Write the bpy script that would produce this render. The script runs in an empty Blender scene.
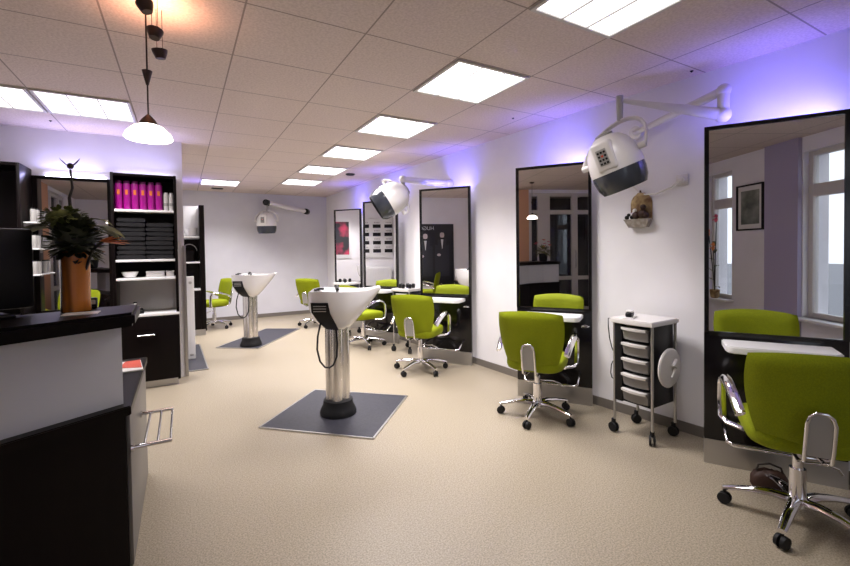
import bpy, bmesh, math, random
from mathutils import Vector, Matrix
from math import sin, cos, radians, pi
random.seed(7)
SC = bpy.context.scene
COL = SC.collection
HC = 2.587          # ceiling height
EYE = 1.37

# ------------------------------------------------------------------ materials
def mat(name, col, rough=.5, metal=0., coat=0., spec=.5, alpha=1.):
    m = bpy.data.materials.new(name); m.use_nodes = True
    b = m.node_tree.nodes['Principled BSDF']
    b.inputs['Base Color'].default_value = (*col, 1)
    b.inputs['Roughness'].default_value = rough
    b.inputs['Metallic'].default_value = metal
    b.inputs['Specular IOR Level'].default_value = spec
    b.inputs['Coat Weight'].default_value = coat
    return m
def nodes(m):
    t = m.node_tree; return t.nodes, t.links, t.nodes['Principled BSDF']
def noise_color(m, c1, c2, scale, detail=4, lo=.35, hi=.65, bump=0., stretch=None):
    n, l, b = nodes(m)
    tc = n.new('ShaderNodeTexCoord'); src = tc.outputs['Object']
    if stretch:
        mp = n.new('ShaderNodeMapping'); mp.inputs['Scale'].default_value = stretch
        l.new(src, mp.inputs['Vector']); src = mp.outputs['Vector']
    t = n.new('ShaderNodeTexNoise'); t.inputs['Scale'].default_value = scale; t.inputs['Detail'].default_value = detail
    l.new(src, t.inputs['Vector'])
    r = n.new('ShaderNodeValToRGB')
    r.color_ramp.elements[0].position = lo; r.color_ramp.elements[0].color = (*c1, 1)
    r.color_ramp.elements[1].position = hi; r.color_ramp.elements[1].color = (*c2, 1)
    l.new(t.outputs['Fac'], r.inputs['Fac']); l.new(r.outputs['Color'], b.inputs['Base Color'])
    if bump:
        bp = n.new('ShaderNodeBump'); bp.inputs['Strength'].default_value = bump; bp.inputs['Distance'].default_value = .004
        l.new(t.outputs['Fac'], bp.inputs['Height']); l.new(bp.outputs['Normal'], b.inputs['Normal'])
    return m
def emit(name, col, s):
    m = bpy.data.materials.new(name); m.use_nodes = True
    n, l = m.node_tree.nodes, m.node_tree.links
    n.remove(n['Principled BSDF'])
    e = n.new('ShaderNodeEmission'); e.inputs['Color'].default_value = (*col, 1); e.inputs['Strength'].default_value = s
    l.new(e.outputs[0], n['Material Output'].inputs['Surface'])
    return m
def glassy(name, tint, gloss=.12):
    m = bpy.data.materials.new(name); m.use_nodes = True
    n, l = m.node_tree.nodes, m.node_tree.links
    n.remove(n['Principled BSDF'])
    lw = n.new('ShaderNodeLayerWeight'); lw.inputs['Blend'].default_value = .2; pw = n.new('ShaderNodeMath'); pw.operation = 'POWER'; pw.inputs[1].default_value = 3.; l.new(lw.outputs['Facing'], pw.inputs[0]); mu = n.new('ShaderNodeMath'); mu.operation = 'MULTIPLY_ADD'; mu.inputs[1].default_value = .6; mu.inputs[2].default_value = .05; l.new(pw.outputs[0], mu.inputs[0])
    a = n.new('ShaderNodeBsdfTransparent'); a.inputs['Color'].default_value = (*tint, 1)
    g = n.new('ShaderNodeBsdfGlossy'); g.inputs['Roughness'].default_value = .02
    x = n.new('ShaderNodeMixShader')
    l.new(mu.outputs[0], x.inputs[0]); l.new(a.outputs[0], x.inputs[1]); l.new(g.outputs[0], x.inputs[2])
    l.new(x.outputs[0], n['Material Output'].inputs['Surface'])
    return m

M = {}
M['wall'] = noise_color(mat('wall_paint', (.74, .73, .76), .7), (.81, .795, .815), (.845, .83, .85), 3)
M['wallgrey'] = noise_color(mat('grey_wall_paint', (.5, .5, .56), .7), (.64, .635, .68), (.68, .675, .72), 3)
M['lilac'] = mat('lilac_paint', (.42, .38, .52), .7)
M['orange'] = mat('apricot_paint', (.62, .34, .2), .7)
M['floor'] = noise_color(mat('floor_vinyl', (.5, .44, .36), .42), (.215, .178, .125), (.39, .335, .25), 130, 5, .36, .64)
M['endgrey'] = mat('taupe_end_panel', (.15, .14, .13), .4)
M['base'] = mat('baseboard_grey', (.17, .15, .13), .5)
M['espresso'] = noise_color(mat('espresso_wood', (.006, .004, .004), .36, spec=.12), (.003, .0018, .002), (.006, .0035, .0035), 14, 4, .3, .7, 0, (1, 1, .08))
M['black'] = mat('black_gloss', (.005, .004, .005), .16, spec=.4)
M['blackp'] = mat('black_plastic', (.006, .006, .007), .4, spec=.3)
M['rubber'] = mat('black_rubber', (.007, .007, .008), .6, spec=.3)
M['slate'] = noise_color(mat('slate_mat', (.035, .035, .05), .55), (.018, .018, .028), (.03, .03, .042), 60)
M['white'] = mat('white_laminate', (.80, .80, .80), .35)
M['fascia'] = mat('grey_white_fascia', (.58, .59, .62), .5)
M['wplastic'] = mat('white_plastic', (.70, .675, .65), .3, 0, .2)
M['ceramic'] = mat('white_ceramic', (.85, .84, .84), .08, 0, .5)
M['chrome'] = mat('chrome', (.82, .81, .83), .07, 1.)
M['steel'] = noise_color(mat('brushed_steel', (.7, .68, .66), .25, 1.), (.58, .56, .55), (.8, .78, .76), 30, 3, .3, .7, 0, (1, 1, .03))
M['alu'] = mat('matt_aluminium', (.5, .49, .48), .38, 1.)
M['greyp'] = mat('grey_plastic', (.38, .37, .35), .45)
M['drawer'] = mat('translucent_grey_drawer', (.22, .21, .205), .35)
M['green'] = noise_color(mat('lime_fabric', (.3, .42, .015), .75, spec=.25), (.215, .255, .002), (.26, .31, .003), 160, 3, .35, .65, .25)
M['visor'] = mat('smoke_visor', (.04, .045, .058), .12)
M['mirror'] = mat('mirror_silver', (.88, .88, .89), .0, 1.)
M['pink'] = mat('magenta_plastic', (.40, .008, .27), .3)
M['purple'] = mat('dark_magenta_cap', (.16, .006, .12), .35)
M['orangem'] = mat('orange_label', (.8, .22, .03), .5)
M['towel'] = noise_color(mat('black_towel', (.012, .011, .013), .95), (.003, .003, .004), (.012, .011, .013), 90, 3, .35, .65, .4)
M['leaf'] = noise_color(mat('dark_leaf', (.02, .03, .01), .5), (.008, .014, .005), (.03, .042, .012), 9)
M['palm'] = noise_color(mat('olive_leaf', (.07, .09, .02), .5), (.06, .07, .015), (.2, .2, .045), 12)
M['moss'] = noise_color(mat('moss_green', (.09, .12, .03), .7), (.05, .07, .012), (.13, .16, .035), 40)
M['petal'] = mat('orange_petal', (.85, .33, .11), .5)
M['petalp'] = mat('pink_petal', (.75, .12, .2), .5)
M['twig'] = mat('dark_twig', (.02, .015, .012), .6)
M['amber'] = noise_color(mat('amber_vase', (.4, .13, .015), .18, 0, .4), (.10, .035, .01), (.6, .2, .02), 14, 2, .42, .58, 0, (1, 1, .06))
M['terra'] = noise_color(mat('terracotta', (.3, .18, .08), .7), (.16, .08, .03), (.52, .38, .17), 16)
M['stone'] = noise_color(mat('grey_stone', (.35, .31, .27), .8), (.25, .21, .18), (.42, .38, .33), 30)
M['brown'] = mat('brown_clay', (.045, .018, .011), .6)
M['paper'] = mat('paper', (.8, .78, .74), .6)
M['red'] = mat('red_print', (.72, .07, .02), .45)
M['bronze'] = mat('dark_bronze', (.055, .035, .03), .35, .6)
M['framew'] = mat('white_window_frame', (.62, .59, .56), .4)
M['ceilframe'] = mat('white_lamp_frame', (.6, .58, .56), .5)
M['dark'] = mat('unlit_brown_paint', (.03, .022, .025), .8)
M['posterblk'] = mat('poster_black', (.008, .008, .011), .35)
M['skin'] = mat('printed_skin_tone', (.5, .42, .42), .5)
M['suit'] = mat('printed_suit', (.022, .022, .03), .5)
M['shirt'] = mat('printed_white', (.6, .6, .62), .5)
M['panel'] = emit('ceiling_panel_light', (1., .955, .965), 3.)
M['paneldim'] = emit('ceiling_panel_dimmed', (1., .955, .965), 2.)
M['led'] = emit('led_blue_white', (.75, .70, 1.), 22.)
M['bulb'] = emit('warm_bulb', (1., .72, .42), 12.)
M['shade'] = emit('lit_opal_glass', (1., .88, .76), 5.)
M['glass'] = glassy('window_glass', (.93, .95, .96))
M['clear'] = mat('clear_plastic', (.75, .77, .8), .1)
M['asphalt'] = noise_color(mat('asphalt', (.2, .2, .21), .8), (.18, .18, .19), (.26, .26, .27), 20)
M['facade'] = mat('pale_facade', (.7, .66, .62), .8)
M['blue'] = mat('blue_metal', (.03, .1, .5), .4)

def ceiling_mat():
    m = mat('ceiling_tiles', (.6, .56, .54), .85)
    n, l, b = nodes(m)
    tc = n.new('ShaderNodeTexCoord'); sp = n.new('ShaderNodeSeparateXYZ'); l.new(tc.outputs['Object'], sp.inputs[0])
    def line(sock, off):
        a = n.new('ShaderNodeMath'); a.operation = 'SUBTRACT'; a.inputs[1].default_value = off - .3125; l.new(sock, a.inputs[0])
        d = n.new('ShaderNodeMath'); d.operation = 'DIVIDE'; d.inputs[1].default_value = .625; l.new(a.outputs[0], d.inputs[0])
        f = n.new('ShaderNodeMath'); f.operation = 'FRACT'; l.new(d.outputs[0], f.inputs[0])
        s = n.new('ShaderNodeMath'); s.operation = 'SUBTRACT'; s.inputs[1].default_value = .5; l.new(f.outputs[0], s.inputs[0])
        ab = n.new('ShaderNodeMath'); ab.operation = 'ABSOLUTE'; l.new(s.outputs[0], ab.inputs[0])
        lt = n.new('ShaderNodeMath'); lt.operation = 'LESS_THAN'; lt.inputs[1].default_value = .0075; l.new(ab.outputs[0], lt.inputs[0])
        return lt.outputs[0]
    mx = n.new('ShaderNodeMath'); mx.operation = 'MAXIMUM'
    l.new(line(sp.outputs['X'], 2.177), mx.inputs[0]); l.new(line(sp.outputs['Y'], 1.630), mx.inputs[1])
    ns = n.new('ShaderNodeTexNoise'); ns.inputs['Scale'].default_value = 70; ns.inputs['Detail'].default_value = 5
    l.new(tc.outputs['Object'], ns.inputs['Vector'])
    r = n.new('ShaderNodeValToRGB')
    r.color_ramp.elements[0].position = .35; r.color_ramp.elements[0].color = (.60, .50, .45, 1)
    r.color_ramp.elements[1].position = .62; r.color_ramp.elements[1].color = (.71, .605, .55, 1)
    l.new(ns.outputs['Fac'], r.inputs['Fac'])
    mix = n.new('ShaderNodeMixRGB'); mix.inputs['Color2'].default_value = (.31, .25, .225, 1)
    l.new(mx.outputs[0], mix.inputs['Fac']); l.new(r.outputs['Color'], mix.inputs['Color1'])
    l.new(mix.outputs[0], b.inputs['Base Color'])
    bp = n.new('ShaderNodeBump'); bp.inputs['Strength'].default_value = .35; bp.inputs['Distance'].default_value = .006
    l.new(ns.outputs['Fac'], bp.inputs['Height']); l.new(bp.outputs['Normal'], b.inputs['Normal'])
    return m
M['ceiling'] = ceiling_mat()

# ------------------------------------------------------------------ geometry builder
class G:
    def __init__(s, origin=(0, 0, 0)):
        s.bm = bmesh.new(); s.o = Vector(origin)
    def box(s, lo, hi, bev=0., seg=2, mtx=None):
        lo, hi = Vector(lo), Vector(hi)
        t = bmesh.new()
        bmesh.ops.create_cube(t, size=1)
        for v in t.verts:
            v.co = Vector([(lo[i] + hi[i]) / 2 + v.co[i] * (hi[i] - lo[i]) for i in range(3)])
        if bev > 0:
            bmesh.ops.bevel(t, geom=t.edges[:], offset=bev, segments=seg, affect='EDGES', profile=.5)
        s.merge(t, mtx); return s
    def merge(s, t, mtx=None):
        if mtx is not None: bmesh.ops.transform(t, matrix=mtx, verts=t.verts)
        mp = {v: s.bm.verts.new(v.co - s.o) for v in t.verts}
        for f in t.faces:
            try: s.bm.faces.new([mp[v] for v in f.verts])
            except ValueError: pass
        t.free()
    def rings(s, rings, closed=True, cap=True, loop=False):
        vs = [[s.bm.verts.new(Vector(p) - s.o) for p in r] for r in rings]
        n = len(vs[0]); k = len(vs)
        for i in range(k if loop else k - 1):
            a, b = vs[i], vs[(i + 1) % k]
            for j in range(n if closed else n - 1):
                q = [a[j], a[(j + 1) % n], b[(j + 1) % n], b[j]]
                try: s.bm.faces.new(q)
                except ValueError: pass
        if cap and not loop and closed:
            for r in (vs[0], vs[-1]):
                try: s.bm.faces.new(r)
                except ValueError: pass
        return s
    def tube(s, path, r, seg=10, flat=1., up=None, loop=False):
        P = [Vector(p) for p in path]; n = len(P); R = []
        rr = r if isinstance(r, (list, tuple)) else [r] * n
        prev = None
        for i, p in enumerate(P):
            if loop: d = P[(i + 1) % n] - P[i - 1]
            else: d = P[min(i + 1, n - 1)] - P[max(i - 1, 0)]
            d.normalize()
            if prev is None:
                ref = Vector(up) if up else (Vector((0, 0, 1)) if abs(d.z) < .9 else Vector((0, 1, 0)))
            else: ref = prev
            a = d.cross(ref)
            if a.length < 1e-5: a = d.orthogonal()
            a.normalize(); b = a.cross(d); prev = b
            R.append([p + a * cos(2 * pi * k / seg) * rr[i] * flat + b * sin(2 * pi * k / seg) * rr[i] for k in range(seg)])
        return s.rings(R, True, True, loop)
    def lathe(s, prof, c=(0, 0, 0), axis=(0, 0, 1), seg=24, sx=1., sy=1., xref=None, cap=True):
        ax = Vector(axis).normalized()
        a = Vector(xref) if xref else ax.orthogonal()
        a = (a - ax * a.dot(ax)).normalized(); b = ax.cross(a)
        c = Vector(c)
        return s.rings([[c + ax * z + a * cos(2 * pi * k / seg) * max(r, 1e-4) * sx + b * sin(2 * pi * k / seg) * max(r, 1e-4) * sy for k in range(seg)] for r, z in prof], True, cap)
    def cyl(s, p0, p1, r0, r1=None, seg=16):
        p0, p1 = Vector(p0), Vector(p1)
        return s.lathe([(r0, 0), (r0 if r1 is None else r1, (p1 - p0).length)], p0, p1 - p0, seg)
    def ball(s, c, r, seg=14, k=8, sq=(1, 1, 1)):
        c = Vector(c)
        return s.rings([[c + Vector((cos(2 * pi * j / seg) * sin(pi * i / k) * r * sq[0], sin(2 * pi * j / seg) * sin(pi * i / k) * r * sq[1], cos(pi * i / k) * r * sq[2])) if 0 < i < k else c + Vector((cos(2 * pi * j / seg) * 1e-4, sin(2 * pi * j / seg) * 1e-4, cos(pi * i / k) * r * sq[2])) for j in range(seg)] for i in range(k + 1)])
    def prism(s, pts, z0, z1, bev=0.):
        t = bmesh.new()
        a = [t.verts.new((x, y, z0)) for x, y in pts]; b = [t.verts.new((x, y, z1)) for x, y in pts]
        t.faces.new(a); t.faces.new(b); n = len(pts)
        for i in range(n): t.faces.new([a[i], a[(i + 1) % n], b[(i + 1) % n], b[i]])
        bmesh.ops.recalc_face_normals(t, faces=t.faces)
        if bev: bmesh.ops.bevel(t, geom=[e for e in t.edges if abs(e.verts[0].co.z - e.verts[1].co.z) < 1e-6], offset=bev, segments=2, affect='EDGES')
        s.merge(t); return s
    def quad(s, *p):
        s.bm.faces.new([s.bm.verts.new(Vector(q) - s.o) for q in p]); return s
    def obj(s, name, m, parent=None, smooth=38, sub=0):
        bmesh.ops.recalc_face_normals(s.bm, faces=s.bm.faces)
        me = bpy.data.meshes.new(name); s.bm.to_mesh(me); s.bm.free()
        me.materials.append(M[m] if isinstance(m, str) else m)
        if smooth:
            me.shade_smooth(); me.set_sharp_from_angle(angle=radians(smooth))
        o = bpy.data.objects.new(name, me); COL.objects.link(o)
        if parent: o.parent = parent
        if sub:
            md = o.modifiers.new('sub', 'SUBSURF'); md.levels = sub; md.render_levels = sub
        return o

def tag(o, label, cat, group=None, kind=None):
    o['label'] = label; o['category'] = cat
    if group: o['group'] = group
    if kind: o['kind'] = kind
    return o
def thing(name, label, cat, loc=(0, 0, 0), rz=0., group=None):
    o = bpy.data.objects.new(name, None); COL.objects.link(o)
    o.location = loc; o.rotation_euler = (0, 0, rz); o.empty_display_size = .1
    return tag(o, label, cat, group)
def struct(o, label=None, cat=None):
    o['kind'] = 'structure'
    if label: o['label'] = label; o['category'] = cat
    return o
KIDS = {}
def dup(root, loc, rz, label, group=None):
    def cp(o, par):
        c = o.copy(); COL.objects.link(c)
        if par: c.parent = par
        for k in [x for x in bpy.data.objects if x.parent == o]: cp(k, c)
        return c
    r = cp(root, None); r.location = loc; r.rotation_euler = (0, 0, rz); r['label'] = label
    if group: r['group'] = group
    return r
def place(o, loc): o.location = loc; return o

# ------------------------------------------------------------------ setting
struct(G().box((-3.6, -1.4, -.1), (3.9, 9.7, 0)).obj('floor', 'floor', smooth=0), 'beige speckled vinyl salon floor', 'floor')
struct(G().box((-3.6, -1.4, HC), (3.9, 9.7, HC + .1)).obj('ceiling', 'ceiling', smooth=0), 'square tiled suspended salon ceiling', 'ceiling')
RW = [(3.41, -1.3), (3.27, 1.2), (3.12, 2.5), (3.03, 4.2), (2.90, 6.0), (2.86, 9.6)]
g = G(); g.prism(RW + [(x + .15, y) for x, y in reversed(RW)], 0, HC)
struct(g.obj('wall_right', 'wall', smooth=0), 'white wall behind the row of styling stations', 'wall')
g = G(); g.prism([(x - .012, y) for x, y in RW[0:5]] + [(2.848, 9.44)] + [(2.858, 9.44)] + [(x - .001, y) for x, y in reversed(RW[0:5])], 0, .075)
struct(g.obj('baseboard_right', 'base', smooth=0), 'grey baseboard along the station wall', 'baseboard')
struct(G().box((-1.65, 9.45, 0), (2.9, 9.6, HC)).obj('wall_back', 'wallgrey', smooth=0), 'plain grey wall at the far end', 'wall')
struct(G().box((-1.5, 9.436, 0), (2.845, 9.449, .075)).obj('baseboard_back', 'base', smooth=0), 'grey baseboard under the far wall', 'baseboard')
PY = 5.42
struct(G().box((-2.15, PY, 0), (.03, PY + .12, HC)).obj('wall_partition', 'wall', smooth=0), 'white partition behind the shelf unit', 'wall')
struct(G().box((.015, PY - .012, 0), (.045, PY + .13, 1.45)).obj('trim_1', 'alu', smooth=0), 'grey metal corner guard on the partition end', 'trim')
struct(G().box((-1.65, PY + .12, 0), (-1.5, 9.45, HC)).obj('wall_rear_left', 'wall', smooth=0), 'white left wall of the rear room', 'wall')
# left wall with a glazed entrance between Y -0.65 and 0.85
g = G(); g.box((-2.15, 1.10, 0), (-2.0, PY, HC)); g.box((-2.15, -1.3, 0), (-2.0, -.32, HC)); g.box((-2.15, -.32, 2.52), (-2.0, 1.10, HC))
struct(g.obj('wall_left', 'wall', smooth=0), 'white left wall with the glazed entrance', 'wall')
struct(G().box((-2.0, 1.11, 0), (-1.985, 1.75, HC - .002)).obj('trim_2', 'orange', smooth=0), 'apricot painted strip beside the glazed entrance', 'trim')
# unlit porch behind the entrance
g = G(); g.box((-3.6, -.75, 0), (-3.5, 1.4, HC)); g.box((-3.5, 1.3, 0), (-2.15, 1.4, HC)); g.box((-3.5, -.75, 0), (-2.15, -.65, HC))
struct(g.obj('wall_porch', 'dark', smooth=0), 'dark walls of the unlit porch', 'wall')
# entrance glazing
d = bpy.data.objects.new('door_1', None); COL.objects.link(d); struct(d, 'glazed entrance with white frames and dark panes', 'door'); d.location = (-2.07, .1, 0)
g = G((-2.07, .1, 0))
for (a, b) in ((1.03, 1.10), (.63, .90), (.02, .15), (-.32, -.24)): g.box((-2.10, a, 0), (-2.04, b, 2.52), .004)
for (a, b) in ((0, .12), (.70, .78), (2.08, 2.17), (2.45, 2.52)): g.box((-2.098, -.30, a), (-2.042, 1.08, b), .004)
g.obj('door_frame', 'framew', d)
G((-2.07, .1, 0)).box((-2.075, -.30, .1), (-2.068, 1.08, 2.47)).obj('pane', 'glass', d, 0)
G((-2.07, .1, 0)).tube([(-2.045, .08, .95), (-2.0, .08, .97), (-2.0, .08, 1.3), (-2.045, .08, 1.32)], .011).obj('door_handle', 'chrome', d)
# front wall with two windows
FY = -1.15
W1 = (-.78, -.30, .62, 2.42); W2 = (.775, 1.75, .55, 2.42)
g = G()
g.box((-2.15, FY - .3, 0), (W1[0], FY, HC)); g.box((W1[1], FY - .3, 0), (W2[0], FY, HC)); g.box((W2[1], FY - .3, 0), (3.5, FY, HC))
for w in (W1, W2):
    g.box((w[0], FY - .3, 0), (w[1], FY, w[2])); g.box((w[0], FY - .3, w[3]), (w[1], FY, HC))
struct(g.obj('wall_front', 'wall', smooth=0), 'front wall with street windows', 'wall')
struct(G().box((.30, FY + .001, 0), (.76, FY + .05, HC - .002)).obj('trim_3', 'lilac', smooth=0), 'lilac painted pier between the street windows', 'trim')
for i, w in enumerate((W1, W2)):
    x0, x1, z0, z1 = w
    wd = bpy.data.objects.new('window_%d' % (i + 1), None); COL.objects.link(wd); wd.location = ((x0 + x1) / 2, FY - .1, z0)
    struct(wd, ('narrow street window with white frame and transom' if i == 0 else 'wide street window with white frame and transom'), 'window')
    g = G(wd.location); f = .055; ya, yb = FY - .13, FY - .06; tz = 1.98
    g.box((x0, ya, z0), (x0 + f, yb, z1), .004); g.box((x1 - f, ya, z0), (x1, yb, z1), .004)
    g.box((x0 + f, ya + .002, z0), (x1 - f, yb - .002, z0 + f), .004); g.box((x0 + f, ya + .002, z1 - f), (x1 - f, yb - .002, z1), .004)
    g.box((x0 + f, ya + .002, tz - .07), (x1 - f, yb - .002, tz + .07), .004)
    g.obj('window_frame', 'framew', wd)
    G(wd.location).box((x0 + f, FY - .1, z0 + f), (x1 - f, FY - .094, z1 - f)).obj('pane', 'glass', wd, 0)
    G(wd.location).box((x0 - .03, FY - .06, z0 - .03), (x1 + .03, FY + .14, z0), .004).obj('window_sill', 'white', wd)
# street outside
struct(G().box((-30, -30, -.35), (30, -1.5, -.15)).obj('ground', 'asphalt', smooth=0), 'grey street outside the windows', 'ground')
b = thing('building', 'pale building with red awning across the street', 'building', (2, -14, -.15))
G((2, -14, -.15)).box((-1.5, -17, -.15), (9, -14, 3.6)).obj('wall', 'facade', b, 0)
g = G((2, -14, -.15)); g.rings([[(-1.9, -14, 3.4), (9.4, -14, 3.4)], [(-1.9, -12.6, 2.6), (9.4, -12.6, 2.6)], [(-1.9, -12.6, 2.3), (9.4, -12.6, 2.3)]], closed=False); g.obj('awning', 'red', b, 0)
for x in (-.6, 2.2, 5.0): G((2, -14, -.15)).box((x, -14.03, .4), (x + 1.7, -13.98, 2.1)).obj('shop_window', 'dark', b, 0)
g = thing('street_post', 'blue metal post on the pavement outside the wide window', 'post', (1.35, -4.2, -.15))
G((1.35, -4.2, -.15)).cyl((1.35, -4.2, -.15), (1.35, -4.2, 1.0), .05).obj('shaft', 'blue', g)
G((1.35, -4.2, -.15)).box((1.2, -4.25, .98), (1.5, -4.15, 1.12), .03).obj('head', 'blue', g)

# ------------------------------------------------------------------ ceiling lights
CL = 'recessed square ceiling lights'
first = None
names = {(2.177, 0): 'square ceiling light panel nearest the camera, above the big hood dryer',
         (2.177, 2): 'second square ceiling light of the right row', (2.177, 4): 'third square ceiling light of the right row',
         (2.177, 6): 'fourth square ceiling light of the right row', (2.177, 8): 'fifth, second smallest ceiling light of the right row',
         (2.177, 10): 'farthest ceiling light of the right row, in front of the grey wall'}
spots = [(1.8645, 1.3175 + j * .625, names[(2.177, j)]) for j in (0, 2, 4, 6, 8, 10)]
spots += [(-.6355, 4.4425, 'square ceiling light beside the opal pendant lamp'), (-1.2605, 4.4425, 'leftmost square ceiling light, cut by the photo edge'),
          (-.6355, 6.9425, 'added square ceiling light that brightens the rear room, hidden by the partition'),  # extra lamp out of view, added to brighten the swatch board and rear left wall
          (.6145, 8.19, 'lone square ceiling light left of the far dryer')]
for x, y, lb in spots:
    if first is None:
        first = thing('ceiling_light', lb, 'ceiling light', (x, y, HC), 0, CL)
        g = G()
        for a, b_ in (((-.305, -.305), (.305, -.285)), ((-.305, .285), (.305, .305)), ((-.305, -.285), (-.285, .285)), ((.285, -.285), (.305, .285))):
            g.box((a[0], a[1], -.014), (b_[0], b_[1], -.001))
        g.obj('frame', 'ceilframe', first, 0)
        df = G().box((-.285, -.285, -.006), (.285, .285, -.002)).obj('diffuser', 'panel', first, 0)
        dimmed = df.data.copy(); dimmed.materials.clear(); dimmed.materials.append(M['paneldim'])
        bright = df.data; df.data = dimmed
        L = bpy.data.lights.new('louvre_light', 'AREA'); L.shape = 'SQUARE'; L.size = .56; L.color = (1., .95, .955); L.spread = radians(118); L.energy = 16
        lo = bpy.data.objects.new('louvre_light', L); COL.objects.link(lo); lo.parent = first; lo.location = (0, 0, -.016)
        LB = L.copy(); LB.energy = 27
        LN = L.copy(); LN.energy = 7; lo.data = LN
        g = G()
        for k in (-.095, .095): g.box((k - .004, -.285, -.013), (k + .004, .285, -.0065))
        g.obj('louvre', 'ceilframe', first, 0)
    else:
        o = dup(first, (x, y, HC), 0, lb)
        for k in bpy.data.objects:
            if k.parent != o: continue
            if k.name.startswith('diffuser'): k.data = dimmed if x < 0 and y < 6 else bright
            if k.type == 'LIGHT': k.data = L if x < 0 and y < 6 else LB
def ceil_disc(x, y, r, label, name='ceiling_vent'):
    t = thing(name, label, 'vent', (x, y, HC))
    G().lathe([(r, -.001), (r, -.012), (r * .85, -.018), (r * .8, -.006)], seg=20).obj('rim', 'blackp', t)
    G().lathe([(r * .8, -.004), (r * .8, -.008)], seg=20).obj('grille', 'rubber', t)
ceil_disc(2.35, 6.45, .075, 'small dark round vent in the ceiling above the middle stations')
g = thing('ceiling_vent', 'small dark slot vent beside the lone far ceiling light', 'vent', (.62, 8.95, HC))
G().box((-.1, -.05, -.012), (.1, .05, -.001), .003).obj('frame', 'blackp', g); G().box((-.08, -.03, -.015), (.08, .03, -.0125)).obj('slot', 'rubber', g)
for x, y, lb in ((2.71, 3.05, 'tiny dark ceiling hook above the second station'), (3.1, 1.66, 'tiny dark ceiling hook above the nearest station'), (-1.0, 5.05, 'tiny dark ceiling hook in front of the partition')):
    tag(place(G().lathe([(.011, 0), (.011, -.005), (.004, -.008), (.003, -.012)], seg=8).obj('ceiling_hook', 'blackp'), (x, y, HC - .0005)), lb, 'hook')

# ------------------------------------------------------------------ styling stations
def station(w, label, loc, a):
    t = thing('styling_station', label, 'styling station', loc, radians(a - 90), 'mirror styling stations along the white wall')
    G().box((0, 0, .155), (w, .034, .83), .003).obj('back_panel', 'black', t)
    G().box((.024, .004, .83), (w - .024, .012, 2.088)).obj('mirror', 'mirror', t, 0)
    g = G(); g.box((0, -.006, .83), (.024, .034, 2.11)); g.box((w - .024, -.006, .83), (w, .034, 2.11))
    g.box((.024, -.006, 2.088), (w - .024, .034, 2.11)); g.box((.024, .013, .83), (w - .024, .034, 2.088)); g.box((.024, -.006, .812), (w - .024, -.0001, .838))
    g.obj('mirror_frame', 'black', t, 0)
    G().box((0, .001, 0), (w, .033, .154)).obj('plinth', 'alu', t, 0)
    g = G(); pts = [(.09, -.001), (.09, -.19), (.10, -.215), (.13, -.235), (w - .13, -.235), (w - .10, -.222), (w - .075, -.19), (w - .07, -.001)]
    g.prism(pts, .755, .795, .006); g.obj('shelf', 'white', t)
    g = G(); x0, x1 = .1, w - .1
    g.tube([(x0, 0, .27), (x0, -.08, .26), (x0 + .005, -.15, .215), (x0 + .03, -.165, .205), (x1 - .03, -.165, .205), (x1 - .005, -.15, .215), (x1, -.08, .26), (x1, 0, .27)], .011)
    g.obj('footrest', 'chrome', t)
    g = G(); g.tube([(w - .05 + .03 * cos(q * pi / 8), -.05 + .03 * sin(q * pi / 8), .70) for q in range(16)], .006, 8, loop=True)
    g.cyl((w - .05, -.022, .70), (w - .05, 0, .70), .008); g.obj('dryer_holder', 'chrome', t)
    G().box((.12, .036, 2.085), (w - .06, .046, 2.097)).obj('light_strip', 'led', t, 0)
    L = bpy.data.lights.new('strip_light', 'AREA'); L.shape = 'RECTANGLE'; L.size = w - .2; L.size_y = .03
    L.energy = LED; L.color = (.10, .075, 1.); L.spread = radians(165)
    lo = bpy.data.objects.new('strip_light', L); COL.objects.link(lo); lo.parent = t
    lo.location = (w / 2 + .03, .055, 2.085); lo.rotation_euler = (radians(180 - 28), 0, 0)
    return t
LED = 3.3
station(.675, 'nearest mirror station, at the right edge of the photo', (2.85, 1.45, 0), 31)
station(.65, 'mirror station left of the drawer trolley, orange reflection in its mirror', (2.692, 3.0, 0), 33.6)
station(.65, 'middle mirror station whose mirror shows a black poster', (2.556, 4.585, 0), 36)
station(.60, 'mirror station whose mirror shows hair swatches and a radiator', (2.416, 6.1, 0), 33)
station(.55, 'farthest mirror station, narrow, showing a red picture', (2.407, 7.484, 0), 38)

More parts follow.
